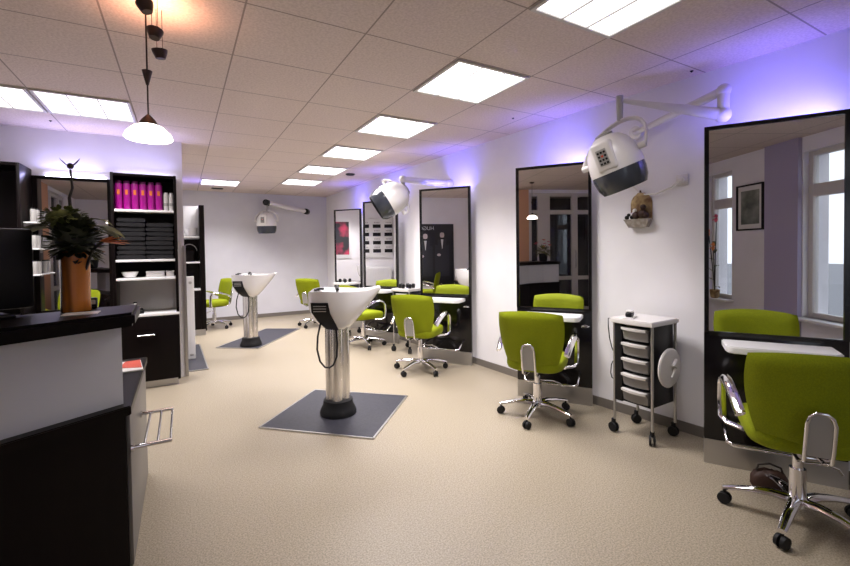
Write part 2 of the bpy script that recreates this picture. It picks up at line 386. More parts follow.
# ------------------------------------------------------------------ chairs
def back_surface(s, t_, side):
    # squircle mapping keeps rounded corners
    x = s * math.sqrt(1 - .2 * t_ * t_); y = t_ * math.sqrt(1 - .2 * s * s)
    k = (y + 1) / 2
    z = .45 + .445 * k
    hw = .195 + .055 * k
    e = max(abs(s), abs(t_))
    th = .034 * math.sqrt(max(0, 1 - e ** 4))
    px = -.205 - .085 * k + .055 * (x * x) + (th if side > 0 else -th * .8)
    return (px, x * hw * 1.1, z)
def make_chair(label, loc, rz, arm='chrome'):
    t = thing('salon_chair', label, 'chair', loc, rz, 'lime green salon chairs')
    n = 14; g = G(); front, rear = {}, {}
    for i in range(n + 1):
        for j in range(n + 1):
            s, q = -1 + 2 * i / n, -1 + 2 * j / n
            a = back_surface(s, q, 1)
            front[i, j] = g.bm.verts.new(a)
            rear[i, j] = front[i, j] if i in (0, n) or j in (0, n) else g.bm.verts.new(back_surface(s, q, -1))
    for i in range(n):
        for j in range(n):
            for d_ in (front, rear):
                g.bm.faces.new([d_[i, j], d_[i + 1, j], d_[i + 1, j + 1], d_[i, j + 1]])
    g.obj('backrest', 'green', t, 60)
    g = G(); R = []
    for k, (sc, z) in enumerate(((.84, .405), (.96, .42), (1, .445), (1, .475), (.965, .497), (.86, .51), (.5, .517), (.02, .518))):
        r = []
        for q in range(32):
            c, s_ = cos(2 * pi * q / 32), sin(2 * pi * q / 32)
            ex = .5; x = math.copysign(abs(c) ** ex, c); y = math.copysign(abs(s_) ** ex, s_)
            r.append((.02 + x * .235 * sc, y * .225 * sc, z - (.012 if x > .8 and k > 3 else 0)))
        R.append(r)
    g.rings(R); g.obj('seat', 'green', t, 60)
    G().box((-.12, -.12, .385), (.12, .12, .405), .008).obj('seat_plate', 'blackp', t)
    for sd in (1, -1):
        P = [(.06, sd * .20, .405), (.13, sd * .262, .405), (.175, sd * .282, .42), (.185, sd * .285, .52), (.178, sd * .285, .605), (.15, sd * .285, .645), (.09, sd * .285, .665), (0, sd * .283, .655), (-.10, sd * .275, .62), (-.19, sd * .262, .56)]
        G().tube(P, .014, 10, 1.8).obj('armrest', arm, t)
    # rear bracket
    g = G(); g.tube([(-.05, .043, .385), (-.20, .045, .385), (-.275, .047, .42), (-.29, .048, .48), (-.315, .047, .60), (-.318, .038, .63), (-.319, .018, .648), (-.319, -.018, .648), (-.318, -.038, .63), (-.315, -.047, .60), (-.29, -.048, .48), (-.275, -.047, .42), (-.20, -.045, .385), (-.05, -.043, .385)], .008)
    g.obj('back_bracket', 'chrome', t)
    g = G(); g.rings([[(-.283, -.04, .445), (-.283, .04, .445), (-.276, .04, .445), (-.276, -.04, .445)], [(-.312, -.04, .60), (-.312, .04, .60), (-.302, .04, .60), (-.302, -.04, .60)], [(-.316, -.022, .64), (-.316, .022, .64), (-.306, .022, .64), (-.306, -.022, .64)]])
    g.obj('back_plate', 'greyp', t)
    g = G(); g.cyl((0, 0, .10), (0, 0, .27), .034); g.cyl((0, 0, .27), (0, 0, .385), .022); g.lathe([(.05, .085), (.052, .10), (.045, .125), (.034, .13)], seg=20); g.obj('column', 'chrome', t)
    g = G(); g.tube([(0, -.02, .30), (.03, -.12, .295), (.06, -.17, .27), (.07, -.19, .24)], .006); g.obj('lift_lever', 'chrome', t)
    for k in range(5):
        q = radians(36 + 72 * k); c, s_ = cos(q), sin(q)
        g = G(); R = []
        for u, hw, z, hh in ((.03, .03, .108, .024), (.10, .027, .117, .019), (.18, .023, .109, .016), (.26, .02, .092, .014), (.305, .017, .082, .011)):
            cx, cy = c * u, s_ * u
            R.append([(cx - s_ * hw * math.cos(w), cy + c * hw * math.cos(w), z + hh * math.sin(w)) for w in [2 * pi * e / 10 for e in range(10)]])
        g.rings(R); lg = g.obj('base_leg', 'chrome', t)
        cx, cy = c * .295, s_ * .295; ca = q + 1.2
        g = G(); dx, dy = cos(ca), sin(ca)
        for sg in (-1, 1):
            g.cyl((cx + dx * .006 * sg, cy + dy * .006 * sg, .031), (cx + dx * .022 * sg, cy + dy * .022 * sg, .031), .03, .028)
        g.cyl((cx, cy, .03), (cx, cy, .076), .008); g.obj('caster', 'rubber', lg)
    return t
ch = make_chair('lime green salon chair in the right foreground, before the nearest mirror', (2.62, .90, 0), radians(33))
def spin(o, a):
    for k in [x for x in bpy.data.objects if x.parent == o]:
        if k.name.startswith('base_leg'): k.rotation_euler = (0, 0, radians(a))
    return o
def chair(x, y, f, label, a=0): return spin(dup(ch, (x, y, 0), radians(f), label), a)
chair(2.505, 2.555, 33, 'lime green salon chair just left of the drawer trolley', -3)
chair(2.335, 4.21, 38, 'lime green salon chair before the mirror with the black poster', -16)
chair(2.25, 5.74, 12, 'lime green salon chair partly hidden behind the front wash basin')
chair(2.12, 7.80, 40, 'lime green salon chair at the far end, left of the front wash basin')
chair(.50, 8.62, 200, 'lime green salon chair beside the far wash basin, facing left')
spin(ch, -24)
chair(-1.28, 3.70, 110, 'lime green chair behind the reception counter, seen only in mirrors')

# ------------------------------------------------------------------ wash basins
def make_basin(label, loc, rz):
    t = thing('wash_basin', label, 'wash basin', loc, rz, 'backwash basins on steel columns')
    sec = [(-.235, 1.005, .935, .10), (-.225, 1.03, .88, .17), (-.19, 1.037, .80, .215), (-.12, 1.04, .735, .24), (-.03, 1.042, .712, .245), (.06, 1.045, .712, .24), (.13, 1.048, .745, .225), (.20, 1.053, .82, .195), (.27, 1.062, .90, .16), (.33, 1.074, .975, .125), (.375, 1.085, 1.035, .10), (.395, 1.084, 1.06, .085)]
    sec = [(x * .93, .715 + (zt - .715) * .95 + .03 * max(0, min(1, (.28 - x) / .4)), .715 + (zb - .715) * .95, hw * .93) for x, zt, zb, hw in sec]
    def ring(x, zt, zb, hw, n=14):
        r = [(x, -hw, zt)]
        for k in range(1, n):
            q = pi * k / n
            r.append((x, -cos(q) * hw, zt - (zt - zb) * sin(q) ** .65))
        r.append((x, hw, zt)); return r
    g = G(); R = []
    for x, zt, zb, hw in sec:
        o = ring(x, zt, zb, hw)
        depth = .0 if x < -.10 else (.16 if x < .2 else .05)
        depth = min(depth, (zt - zb) * .6)
        inn = [(x, .8 * hw * cos(pi * k / 8), zt - depth * sin(pi * k / 8) - .002) for k in range(9)]
        R.append(o + inn)
    g.rings(R); g.obj('bowl', 'ceramic', t, 50)
    g = G(); g.rings([[(-.185, -.208, .965), (-.05, -.232, .965), (-.05, -.18, .965), (-.185, -.16, .965)], [(-.18, -.206, .89), (-.035, -.231, .88), (-.035, -.18, .88), (-.18, -.16, .89)], [(-.13, -.162, .80), (.005, -.185, .785), (.005, -.14, .785), (-.13, -.13, .80)], [(-.075, -.10, .735), (.02, -.115, .725), (.02, -.07, .725), (-.075, -.07, .735)]])
    pl = g.obj('service_panel', 'blackp', t, 30)
    g = G(); [g.rings([[(-.165, -.2135, z), (-.065, -.2315, z), (-.065, -.22, z), (-.165, -.202, z)], [(-.165, -.2135, z + .006), (-.065, -.2315, z + .006), (-.065, -.22, z + .006), (-.165, -.202, z + .006)]]) for z in (.935, .915, .895)]; g.obj('vent_slot', 'greyp', pl, 0)
    g = G(); g.cyl((-.15, -.08, 1.02), (-.15, -.08, 1.062), .024); g.tube([(-.15, -.08, 1.06), (-.13, -.09, 1.066), (-.09, -.11, 1.066)], .008); g.obj('mixer_tap', 'blackp', t)
    g = G(); g.tube([(.0, .12, 1.02), (.0, .06, 1.062), (.01, -.05, 1.072), (.02, -.14, 1.06)], [.012, .016, .016, .012]); g.obj('hand_shower', 'blackp', t)
    g = G(); R = []
    for z in (.125, .30, .55, .735):
        R.append([((.07 + .03 * abs(cos(2 * q))) * cos(q), (.07 + .03 * abs(cos(2 * q))) * sin(q), z) for q in [2 * pi * k / 60 for k in range(60)]])
    g.rings(R); g.obj('column', 'steel', t, 30)
    G().lathe([(.15, .012), (.15, .035), (.14, .06), (.125, .09), (.12, .13), (.10, .135)], seg=32).obj('column_boot', 'rubber', t)
    P = [(-.115, -.165, .80), (-.135, -.20, .70), (-.14, -.215, .60), (-.12, -.205, .50), (-.085, -.19, .45), (-.05, -.175, .44), (-.02, -.165, .46), (.005, -.15, .52), (.01, -.13, .62), (.0, -.10, .73)]
    G().tube(P, .0075).obj('hose', 'rubber', t)
    return t
bs = make_basin('front wash basin, large in the middle of the photo', (1.12, 3.46, 0), radians(-22))
dup(bs, (.86, 6.66, 0), radians(-20), 'far wash basin, small, before the grey wall')
def floor_mat(label, pts, name='floor_mat'):
    c = (sum(p[0] for p in pts) / 4, sum(p[1] for p in pts) / 4)
    t = thing(name, label, 'mat', (*c, 0)); P = [(x - c[0], y - c[1]) for x, y in pts]
    G().prism(P, .001, .009).obj('mat_surface', 'slate', t, 0)
    g = G()
    for i in range(len(P)):
        a, b_ = Vector((*P[i], 0)), Vector((*P[(i + 1) % len(P)], 0)); d_ = (b_ - a).normalized(); nn = Vector((d_.y, -d_.x, 0))
        if nn.dot(a) < 0: nn = -nn
        q = [a - d_ * .012, b_ + d_ * .012, b_ + d_ * .012 + nn * .014, a - d_ * .012 + nn * .014]
        g.prism([(v.x + nn.x * .0005, v.y + nn.y * .0005) for v in q], .001, .0105)
    g.obj('edge_trim', 'alu', t, 0)
floor_mat('dark square floor mat with metal edge under the front wash basin', [(.51, 3.50), (1.115, 4.155), (1.79, 3.525), (1.18, 2.865)])
floor_mat('dark floor mat under the far wash basin', [(.42, 6.78), (1.28, 7.96), (1.78, 7.63), (.915, 6.40)])
floor_mat('dark floor mat under the slim white post by the partition', [(-.55, 5.60), (.24, 5.60), (.20, 7.16), (-.55, 7.16)])

# ------------------------------------------------------------------ trolleys
def make_trolley(label, loc, rz):
    t = thing('salon_trolley', label, 'trolley', loc, rz, 'wheeled salon trolleys')
    X, Y = .145, .13   # drawers face -X
    g = G(); g.box((-X + .01, -Y, .25), (X, -Y + .012, .82), .003); g.box((-X + .01, Y - .012, .25), (X, Y, .82), .003); g.box((X - .012, -Y + .012, .25), (X, Y - .012, .82)); g.box((-X + .01, -Y + .012, .25), (X - .012, Y - .012, .262))
    for k in range(5): g.box((-X + .02, -Y + .012, .262 + .11 * k + .098), (X - .012, Y - .012, .262 + .11 * k + .104))
    g.box((-X - .012, Y - .055, .25), (-X + .02, Y + .002, .82), .002)
    g.obj('body', 'blackp', t)
    for sx in (-1, 1):
        for sy in (-1, 1):
            g = G(); g.cyl((sx * X, sy * (Y + .012), .10), (sx * X, sy * (Y + .012), .83), .010); lg = g.obj('leg', 'alu', t)
            q = .6 * sx + .4 * sy; dx, dy = cos(q), sin(q); cx, cy = sx * X - dy * .012, sy * (Y + .012) + dx * .012
            g = G()
            for sg in (-1, 1): g.cyl((cx + dx * .007 * sg, cy + dy * .007 * sg, .036), (cx + dx * .02 * sg, cy + dy * .02 * sg, .036), .036, .033)
            g.box((cx - .012, cy - .012, .06), (cx + .012, cy + .012, .10), .004); g.obj('caster', 'rubber', lg)
    for k in range(5):
        z = .27 + .11 * k; g = G(); R = []
        for zz, out in ((z, .0), (z + .06, .012), (z + .072, .03), (z + .08, .03), (z + .084, .012)):
            R.append([(-X - out * 1.0 - .02 * (1 - (2 * j / 8 - 1) ** 2), (-Y + .016) + (2 * Y - .076) * j / 8, zz) for j in range(9)] + [(-X + .22, Y - .06, zz), (-X + .22, -Y + .016, zz)])
        g.rings(R); g.obj('drawer', 'drawer', t, 30)
        g = G(); R = []
        for zz, out in ((z + .070, .032), (z + .086, .034)):
            R.append([(-X - out - .02 * (1 - (2 * j / 8 - 1) ** 2), (-Y + .018) + (2 * Y - .078) * j / 8, zz) for j in range(9)] + [(-X - .005, (Y - .06) - (2 * Y - .078) * j / 8, zz) for j in range(9)])
        g.rings(R); g.obj('drawer_lip', 'wplastic', t, 30)
    g = G(); pts = [(-X - .03 - .018 * (1 - (2 * j / 8 - 1) ** 2), -Y - .028 + (2 * Y + .056) * j / 8) for j in range(9)] + [(X + .02, Y + .028), (X + .02, -Y - .028)]
    g.prism(pts, .82, .855, .006); g.obj('top_tray', 'wplastic', t)
    return t
tr = make_trolley('black drawer trolley with white trays against the white wall', (2.92, 1.895, 0), radians(2))
dup(tr, (2.67, 5.13, 0), radians(20), 'trolley half hidden behind the chair at the black-poster mirror')
dup(tr, (2.36, 6.72, 0), radians(35), 'trolley between the two farthest mirror stations')
g = thing('hand_mirror', 'round white hand mirror hanging on the drawer trolley side', 'hand mirror', (2.90, 1.70, .535), radians(2))
G().lathe([(.0, -.012), (.11, -.012), (.134, -.006), (.136, .002), (.127, .01), (.0, .014)], axis=(0, -1, 0), seg=36).obj('disc', 'wplastic', g, 30)
G().tube([(.05, -.02, .05), (.0, -.025, .02), (.035, -.025, .0), (-.02, -.025, -.06)], [.014, .012, .012, .006]).obj('handle', 'wplastic', g)
g = thing('hair_clipper', 'black and white hair clipper on top of the drawer trolley', 'hair clipper', (2.83, 1.95, .8555), .4)
G().box((-.05, -.022, .008), (.05, .022, .045), .012, 3).obj('body', 'blackp', g)
G().box((-.03, -.024, .04), (.03, .024, .055), .005).obj('cap', 'wplastic', g)
G().box((-.075, -.035, 0), (.09, .035, .007), .003).obj('charger_base', 'wplastic', g)
tag(G().tube([(2.80, 2.06, .84), (2.77, 2.085, .84), (2.757, 2.075, .78), (2.75, 2.06, .70), (2.765, 2.055, .64), (2.79, 2.06, .60)], .004, 8).obj('power_cord', 'rubber'), 'thin black cord looping down the trolley left side', 'cord')
tag(G().tube([(2.79, 2.06, .52), (2.765, 2.055, .50), (2.755, 2.055, .44), (2.77, 2.055, .40), (2.79, 2.06, .39)], .004, 8).obj('power_cord', 'rubber'), 'short lower loop of black cord at the trolley', 'cord')
for i, (dx, dy) in enumerate(((-.10, .06), (-.06, .09), (-.09, -.02), (-.02, -.08), (.03, .08), (.06, -.03), (.0, .01))):
    o = G().lathe([(.022, 0), (.024, .01), (.024, .045), (.02, .055), (.012, .06)], seg=14).obj('hair_roller', 'blackp')
    o.location = (2.67 + dx, 5.13 + dy, .8555); tag(o, 'small black hair roller on the half hidden trolley', 'hair roller', 'rollers on the half hidden trolley')
for i, (dx, dy) in enumerate(((-.10, .05), (-.05, -.06), (-.02, .06), (.05, .0))):
    o = G().lathe([(.022, 0), (.024, .01), (.024, .045), (.02, .055), (.012, .06)], seg=14).obj('hair_roller', 'blackp')
    o.location = (2.36 + dx, 6.72 + dy, .8555); tag(o, 'small black hair roller on the farthest trolley', 'hair roller', 'rollers on the farthest trolley')

# ------------------------------------------------------------------ hood dryers
def hood_dryer(label, wall_pt, wall_dir, links, post, hc, down, front, s=1., joints=False):
    """wall_pt mount; links = list of arm tubes [(p0,p1,r0,r1)]; post (top,bottom); hc = hood centre; down = opening direction; front = panel direction"""
    t = thing('hood_dryer', label, 'hood dryer', wall_pt, 0, 'wall mounted hood dryers'); O = wall_pt
    dn = Vector(down).normalized(); fr = Vector(front); fr = (fr - dn * fr.dot(dn)).normalized(); sd = dn.cross(fr)
    hc = Vector(hc); up = -dn; wd = Vector(wall_dir).normalized()
    w = Vector(wall_pt)
    G(O).cyl(w, w + wd * .03, .055, .05).obj('wall_plate', 'wplastic', t)
    for i, (p0, p1, r0, r1) in enumerate(links):
        g = G(O); p0, p1 = Vector(p0), Vector(p1)
        g.tube([p0, p0.lerp(p1, .33), p0.lerp(p1, .66), p1], [r0, r0 * .7 + r1 * .3, r0 * .3 + r1 * .7, r1], 12)
        g.ball(p0, r0 * 1.25); g.ball(p1, r1 * 1.35); g.obj('arm', 'wplastic', t)
    if joints:
        for q in (links[0][0], links[0][1]):
            q = Vector(q); G(O).cyl(q - FW * .07, q + FW * .05, .062).obj('joint', 'blackp', t)
    pt, pb = Vector(post[0]), Vector(post[1])
    g = G(O); g.cyl(pt + Vector((0, 0, .03)), pb, .022 * s, .018 * s); g.obj('pivot_post', 'greyp', t)
    # shell
    pr = [(.0, .155), (.05, .15), (.09, .135), (.13, .10), (.158, .05), (.172, -.01), (.178, -.06), (.176, -.085), (.165, -.085), (.15, .0), (.10, .09), (0, .12)]
    g = G(O); g.lathe([(r * s, z * s) for r, z in pr], hc, up, 36, 1.0, .92, fr, cap=False); g.obj('shell', 'wplastic', t, 40)
    pr = [(.174, -.08), (.176, -.12), (.166, -.175), (.145, -.215), (.138, -.213), (.158, -.175), (.167, -.12), (.165, -.08)]
    g = G(O); g.lathe([(r * s, z * s) for r, z in pr], hc, up, 36, 1.0, .92, fr, cap=False); g.obj('visor', 'visor', t, 40)
    # control box
    mt = Matrix((( *fr, 0), (*sd, 0), (*up, 0), (0, 0, 0, 1))).transposed(); mt.translation = hc
    g = G(O); g.box((.06 * s, -.062 * s, -.07 * s), (.182 * s, .062 * s, .115 * s), .02 * s, 3, mt); cb = g.obj('control_box', 'wplastic', t)
    g = G(O); g.box((.1825 * s, -.03 * s, -.03 * s), (.1845 * s, .032 * s, .07 * s), 0, 1, mt); kp = g.obj('keypad', 'greyp', cb, 0)
    for a_ in range(3):
        for b_ in range(4):
            g = G(O); g.box((.185 * s, (-.024 + .019 * a_) * s, (-.024 + .023 * b_) * s), (.188 * s, (-.012 + .019 * a_) * s, (-.012 + .023 * b_) * s), 0, 1, mt)
            if a_ == 1 and b_ == 2: k1 = g.obj('button', 'red', cb, 0)
            else: g.obj('button', 'blackp', cb, 0)
    g = G(O); g.lathe([(.05 * s, .142 * s), (.055 * s, .158 * s), (.045 * s, .165 * s), (0, .165 * s)], hc, up, 24, 1, 1, fr); g.obj('air_intake', 'greyp', t)
    # yoke
    P = []
    for k in range(13):
        q = pi * k / 12
        P.append(hc + sd * (.20 * s * cos(q)) + (pb - hc) * (sin(q) ** .8))
    g = G(O); g.tube(P, .0115 * s, 10, 1.5); g.cyl(P[0] + sd * .006, P[0] - sd * .04, .02 * s); g.cyl(P[-1] - sd * .006, P[-1] + sd * .04, .02 * s); g.obj('yoke', 'wplastic', t)
    return t
RT = Vector((.868, -.4966, 0)); FW = Vector((.4966, .868, 0)); UP = Vector((0, 0, 1))
E0, E1 = (3.05, 1.435, 2.37), (3.05, 1.44, 2.215)
P0 = (2.655, 1.90, 2.385)
hood_dryer('large white hood dryer hanging in front, by the nearest mirror', (3.145, 2.10, 2.27), (-1, -.1, 0),
           [((3.12, 2.09, 2.27), E0, .022, .03), (E0, E1, .034, .034), (E1, P0, .04, .014)], (P0, (2.655, 1.90, 2.24)),
           (2.60, 1.915, 1.99), -UP * cos(radians(22)) + RT * sin(radians(22)), -FW * .70 - RT * .72 + UP * .1, 1.07)
wp = (2.995, 4.55, 2.20)
P1 = (2.37, 4.66, 2.235)
hood_dryer('white hood dryer tilted sideways, left of the middle mirror', wp, (-1, -.05, 0),
           [((2.96, 4.55, 2.20), P1, .045, .036)], (P1, (2.37, 4.66, 2.06)),
           (2.275, 4.72, 2.02), -UP * cos(radians(58)) - RT * sin(radians(58)) - FW * .12, FW, 1.2)
wb = (2.40, 9.44, 2.25)
P2 = (1.52, 9.02, 2.36)
hood_dryer('small white hood dryer on the grey far wall', wb, (0, -1, 0), [((2.40, 9.38, 2.24), P2, .05, .045)], (P2, (1.52, 9.02, 2.19)),
           (1.50, 9.0, 1.99), -UP + FW * .06, -FW, 1.15, True)
# socket, cable, ornament
g = thing('wall_socket', 'white wall socket with plug between the two nearest mirrors', 'socket', (3.2, 1.777, 1.857), radians(96.6))
G().box((-.04, .001, -.04), (.04, .012, .04), .003).obj('face_plate', 'wplastic', g)
G().lathe([(.022, .012), (.02, .04), (.012, .045)], axis=(0, 1, 0), seg=16).obj('plug', 'wplastic', g)
tag(G().tube([(3.165, 1.775, 1.855), (3.15, 1.83, 1.81), (3.15, 1.95, 1.775), (3.145, 2.06, 1.78), (3.13, 2.13, 1.86), (3.125, 2.13, 2.1), (3.125, 2.12, 2.19)], .007, 8).obj('dryer_cable', 'wplastic'), 'white cable running from the wall socket to the large hood dryer', 'cable')
g = thing('wall_ornament', 'brown clay tile ornament with little figures on the white wall', 'ornament', (3.165, 2.075, 1.57), radians(97))
R = []
for k in range(9):
    z = .02 + .205 * k / 8; hw = .085 * (1 if k < 5 else math.sqrt(max(.02, 1 - ((k - 4.6) / 3.6) ** 2)))
    R.append([(-hw, .004, z), (-hw * .6, .03, z), (0, .042, z), (hw * .6, .03, z), (hw, .004, z), (hw * .9, .002, z), (0, .002, z), (-hw * .9, .002, z)])
G().rings(R).obj('tile_back', 'terra', g)
G().rings([[(-.09, .004, .02), (.11, .004, .02), (.11, .075, .02), (-.09, .075, .02)], [(-.06, .004, -.045), (.08, .004, -.045), (.08, .05, -.045), (-.06, .05, -.045)]]).obj('ledge', 'stone', g)
gg = G(); [gg.ball((x, .05, z), r, 10, 6) for x, z, r in ((-.03, .06, .032), (-.035, .11, .022), (.02, .05, .03), (-.055, .045, .025))]; gg.obj('figure', 'brown', g)
gg = G(); [gg.ball((x, .055, z), r, 8, 6) for x, z, r in ((.09, .035, .018), (.075, .055, .014), (.05, .035, .016))]; gg.obj('figure', 'blackp', g)
gg = G(); [gg.ball((x, .05, z), r, 8, 6) for x, z, r in ((.03, .085, .018), (.045, .06, .015))]; gg.obj('figure', 'paper', g)
gg = G(); gg.cyl((0, .02, .22), (0, .02, .245), .012, .006); gg.obj('knob', 'brown', g)

# ------------------------------------------------------------------ reception counter
ct = thing('reception_counter', 'dark reception counter with white front panel, left foreground', 'counter', (-.6, 2.2, 0)); O = (-.6, 2.2, 0)
FL = [(-.20, 2.20), (-.555, 1.985), (-.85, 1.73), (-1.09, 1.42), (-1.24, 1.08), (-1.30, .75)]
def off(pl, d_):
    r = []
    for i, p in enumerate(pl):
        a = Vector(pl[max(i - 1, 0)]); b_ = Vector(pl[min(i + 1, len(pl) - 1)]); t_ = (b_ - a).normalized()
        n_ = Vector((t_.y, -t_.x))   # inside
        r.append((p[0] + n_.x * d_, p[1] + n_.y * d_))
    return r
def band(d0, d1, z0, z1, name, m, pl=FL, ob=O, par=ct):
    return G(ob).prism(off(pl, d0) + list(reversed(off(pl, d1))), z0, z1).obj(name, m, par, 0)
inner = off(FL, .5)
low = [(-.225, 2.232)] + off(FL, .03)[1:] + list(reversed(inner))[:4] + [(-.95, 2.55), (-.95, 3.16), (-.225, 3.16)]
lowslab = FL + list(reversed(inner))[:4] + [(-.98, 2.5), (-.98, 3.19), (-.20, 3.19)]
G(O).prism(low, .0, .68).obj('lower_cabinet', 'espresso', ct, 0)
G(O).prism(lowslab, .68, .72, .004).obj('work_surface', 'espresso', ct, 20)
G(O).box((-.2245, 2.245, .004), (-.209, 3.155, .672), .002).obj('end_panel', 'endgrey', ct)
FU = [(-.205, 2.205)] + FL[1:]
band(.05, .085, .72, 1.06, 'front_panel', 'fascia', off(FU, .0))
tp = off([(-.185, 2.21)] + FL[1:], -.015); ti = off([(-.185, 2.21)] + FL[1:], .40); ti[0] = (-.185, 2.56)
G(O).prism(tp + list(reversed(ti)), 1.06, 1.12, .012).obj('counter_top', 'espresso', ct, 20)
g = G(O); g.prism([(-.40, 2.30), (-.38, 2.34), (-.62, 2.36), (-.66, 2.31)], .72, 1.06); g.obj('support', 'espresso', ct, 0)
# towel rack on end panel
rk = thing('towel_rack', 'chrome grid towel rack sticking out of the counter end', 'towel rack', (-.205, 2.5, .5))
for y in (2.25, 2.70):
    g = G((-.205, 2.5, .5)); g.cyl((-.2085, y, .52), (-.055, y, .52), .009); g.cyl((-.2085, y, .52), (-.198, y, .52), .018); g.obj('rail', 'chrome', rk)
for x in (-.16, -.11, -.06): G((-.205, 2.5, .5)).cyl((x, 2.25, .52), (x, 2.70, .52), .006).obj('bar', 'chrome', rk)
mg = thing('magazine', 'red and white magazine on the lower counter surface', 'magazine', (-.27, 2.98, .7205), .12)
G().box((-.06, -.16, 0), (.055, .10, .009), .002).obj('pages', 'paper', mg)
G().prism([(-.055, -.06), (.05, -.12), (.052, .095), (-.02, .09)], .0092, .0105).obj('cover_print', 'red', mg, 0)
# things on counter top
vs = thing('vase', 'tall amber vase holding the bouquet on the counter top', 'vase', (-.405, 2.38, 1.1205))
g = G(); R = []
for z, r in ((0, .048), (.004, .052), (.05, .05), (.15, .052), (.25, .056), (.262, .058), (.262, .050), (.20, .048), (.05, .042)):
    R.append([(r * (1 + .06 * cos(4 * q + z * 6)) * cos(q), r * (1 + .06 * cos(4 * q + z * 6)) * sin(q), z) for q in [2 * pi * k / 40 for k in range(40)]])
g.rings(R); g.obj('body', 'amber', vs, 50)
bq = thing('bouquet', 'dark leafy bouquet with an orange strelitzia in the amber vase', 'flower arrangement', (-.405, 2.38, 1.22))
def leaf(g, base, dir_, L, W, droop=.3, up=(0, 0, 1)):
    d_ = Vector(dir_).normalized(); s_ = d_.cross(Vector(up)); s_ = s_.normalized() if s_.length > .01 else Vector((1, 0, 0))
    b0 = Vector(base); A = []; n = 5
    for k in range(n + 1):
        u = k / n; p = b0 + d_ * (L * u) - Vector((0, 0, droop * L * u * u)); w = W * sin(pi * (.08 + .92 * u)) ** .8
        A.append((p - s_ * w, p + Vector((0, 0, -w * .25)), p + s_ * w))
    for k in range(n):
        for j in range(2):
            q = [A[k][j], A[k][j + 1], A[k + 1][j + 1], A[k + 1][j]]
            g.bm.faces.new([g.bm.verts.new(v) for v in q])
rn = random.Random(3)
def rdir(zmin=-.4):
    while True:
        v = Vector((rn.uniform(-1, 1), rn.uniform(-1, 1), rn.uniform(zmin, 1)))
        if .3 < v.length < 1: return v.normalized()
g = G()
for i in range(260):
    d_ = rdir(-.7); leaf(g, Vector((.005, 0, .215)) + Vector((d_.x * .075, d_.y * .075, d_.z * .075)), d_ + Vector((0, 0, .3)), rn.uniform(.03, .055), rn.uniform(.010, .018), .15)
g.ball((.005, 0, .215), .075)
g.obj('foliage', 'leaf', bq, 60)
g = G()
for i in range(170):
    d_ = rdir(-.4); leaf(g, Vector((-.035, .02, .31)) + Vector((d_.x * .07, d_.y * .07, d_.z * .04)), d_, rn.uniform(.018, .03), rn.uniform(.006, .010), .3)
g.ball((-.035, .02, .31), .065, sq=(1, 1, .6))
g.obj('moss_ball', 'moss', bq, 60)
for i, (dx, dy, dz, L, W, dr) in enumerate(((-.9, .5, .55, .19, .034, .55), (-.95, .4, .35, .19, .03, .4), (-.8, .4, .7, .15, .018, .5), (.9, -.5, .55, .19, .034, .75), (.85, -.5, .35, .2, .034, .6), (.8, -.4, .7, .17, .02, .7), (.95, -.45, .2, .15, .018, .5))):
    g = G(); leaf(g, (.04 * dx, .04 * dy, .255 + .015 * (i % 3)), (dx, dy, dz), L, W, dr); g.obj('palm_leaf', 'palm', bq, 60)
for k in range(4):
    g = G(); g.tube([(.01 * k - .015, .006 * k - .01, -.07), (.012 * k - .02, .008 * k - .015, .05), (.01 * k - .015, 0, .18)], .008, 6); g.obj('stem', 'twig', bq)
g = G(); g.tube([(.03, -.02, .05), (.07, -.045, .17), (.11, -.065, .205)], .006, 6); fs = g.obj('strelitzia_stem', 'twig', bq)
g = G()
for a_, b_, L in ((.9, .12, .12), (.95, -.05, .11), (.9, .3, .1), (.95, .02, .13), (.8, .45, .07)):
    leaf(g, (.10, -.06, .205), (a_, -.5, b_), L, .016, .1)
g.obj('flower', 'petal', bq, 60)
g = G(); g.tube([(-.01, .02, .30), (-.015, .02, .40), (.0, .0, .44), (-.005, 0, .52)], [.006, .006, .005, .004], 6)
g.ball((-.005, 0, .535), .013); leaf(g, (-.005, 0, .53), (-.8, .45, .5), .055, .006, -.3); leaf(g, (-.005, 0, .53), (.8, -.45, .5), .05, .006, -.3)
g.obj('twig', 'twig', bq)
pb_ = thing('flower_pot', 'dark pot of pink flowers on the counter rear end, mirrored', 'flower arrangement', (-1.40, 1.05, 1.1205))
G().lathe([(.06, 0), (.075, .02), (.085, .15), (.078, .15), (.06, .03)], seg=24).obj('pot', 'blackp', pb_)
g = G()
for i in range(90):
    d_ = rdir(-.2); leaf(g, Vector((d_.x * .06, d_.y * .06, .19 + d_.z * .06)), d_, rn.uniform(.08, .16), rn.uniform(.012, .02), .4)
g.obj('foliage', 'palm', pb_, 60)
for i in range(9):
    d_ = rdir(.1); c_ = Vector((d_.x * .17, d_.y * .17, .26 + d_.z * .15)); g = G()
    for q in range(6): leaf(g, c_, (cos(q * 1.05), sin(q * 1.05), .5), .045, .016, .1)
    g.obj('flower', 'petalp' if i % 3 else 'petal', pb_, 60)
mn = thing('monitor', 'dark monitor seen from behind at the left photo edge', 'monitor', (-.70, 2.235, 1.1205), radians(32))
G().box((-.22, .03, .03), (.21, .08, .36), .012).obj('screen_housing', 'blackp', mn)
G().box((-.03, .035, .01), (.03, .065, .1), .005).obj('stand_neck', 'blackp', mn); G().box((-.13, -.03, 0), (.13, .13, .015), .006).obj('stand_foot', 'blackp', mn)
G().box((-.2, .0795, .05), (.2, .082, .35)).obj('screen', 'black', mn, 0)
tag(place(G().box((-.06, -.05, 0), (.06, .05, .003)).obj('paper_slip', 'paper', smooth=0), (-.37, 2.27, 1.1205)), 'white paper slip before the amber vase', 'paper')
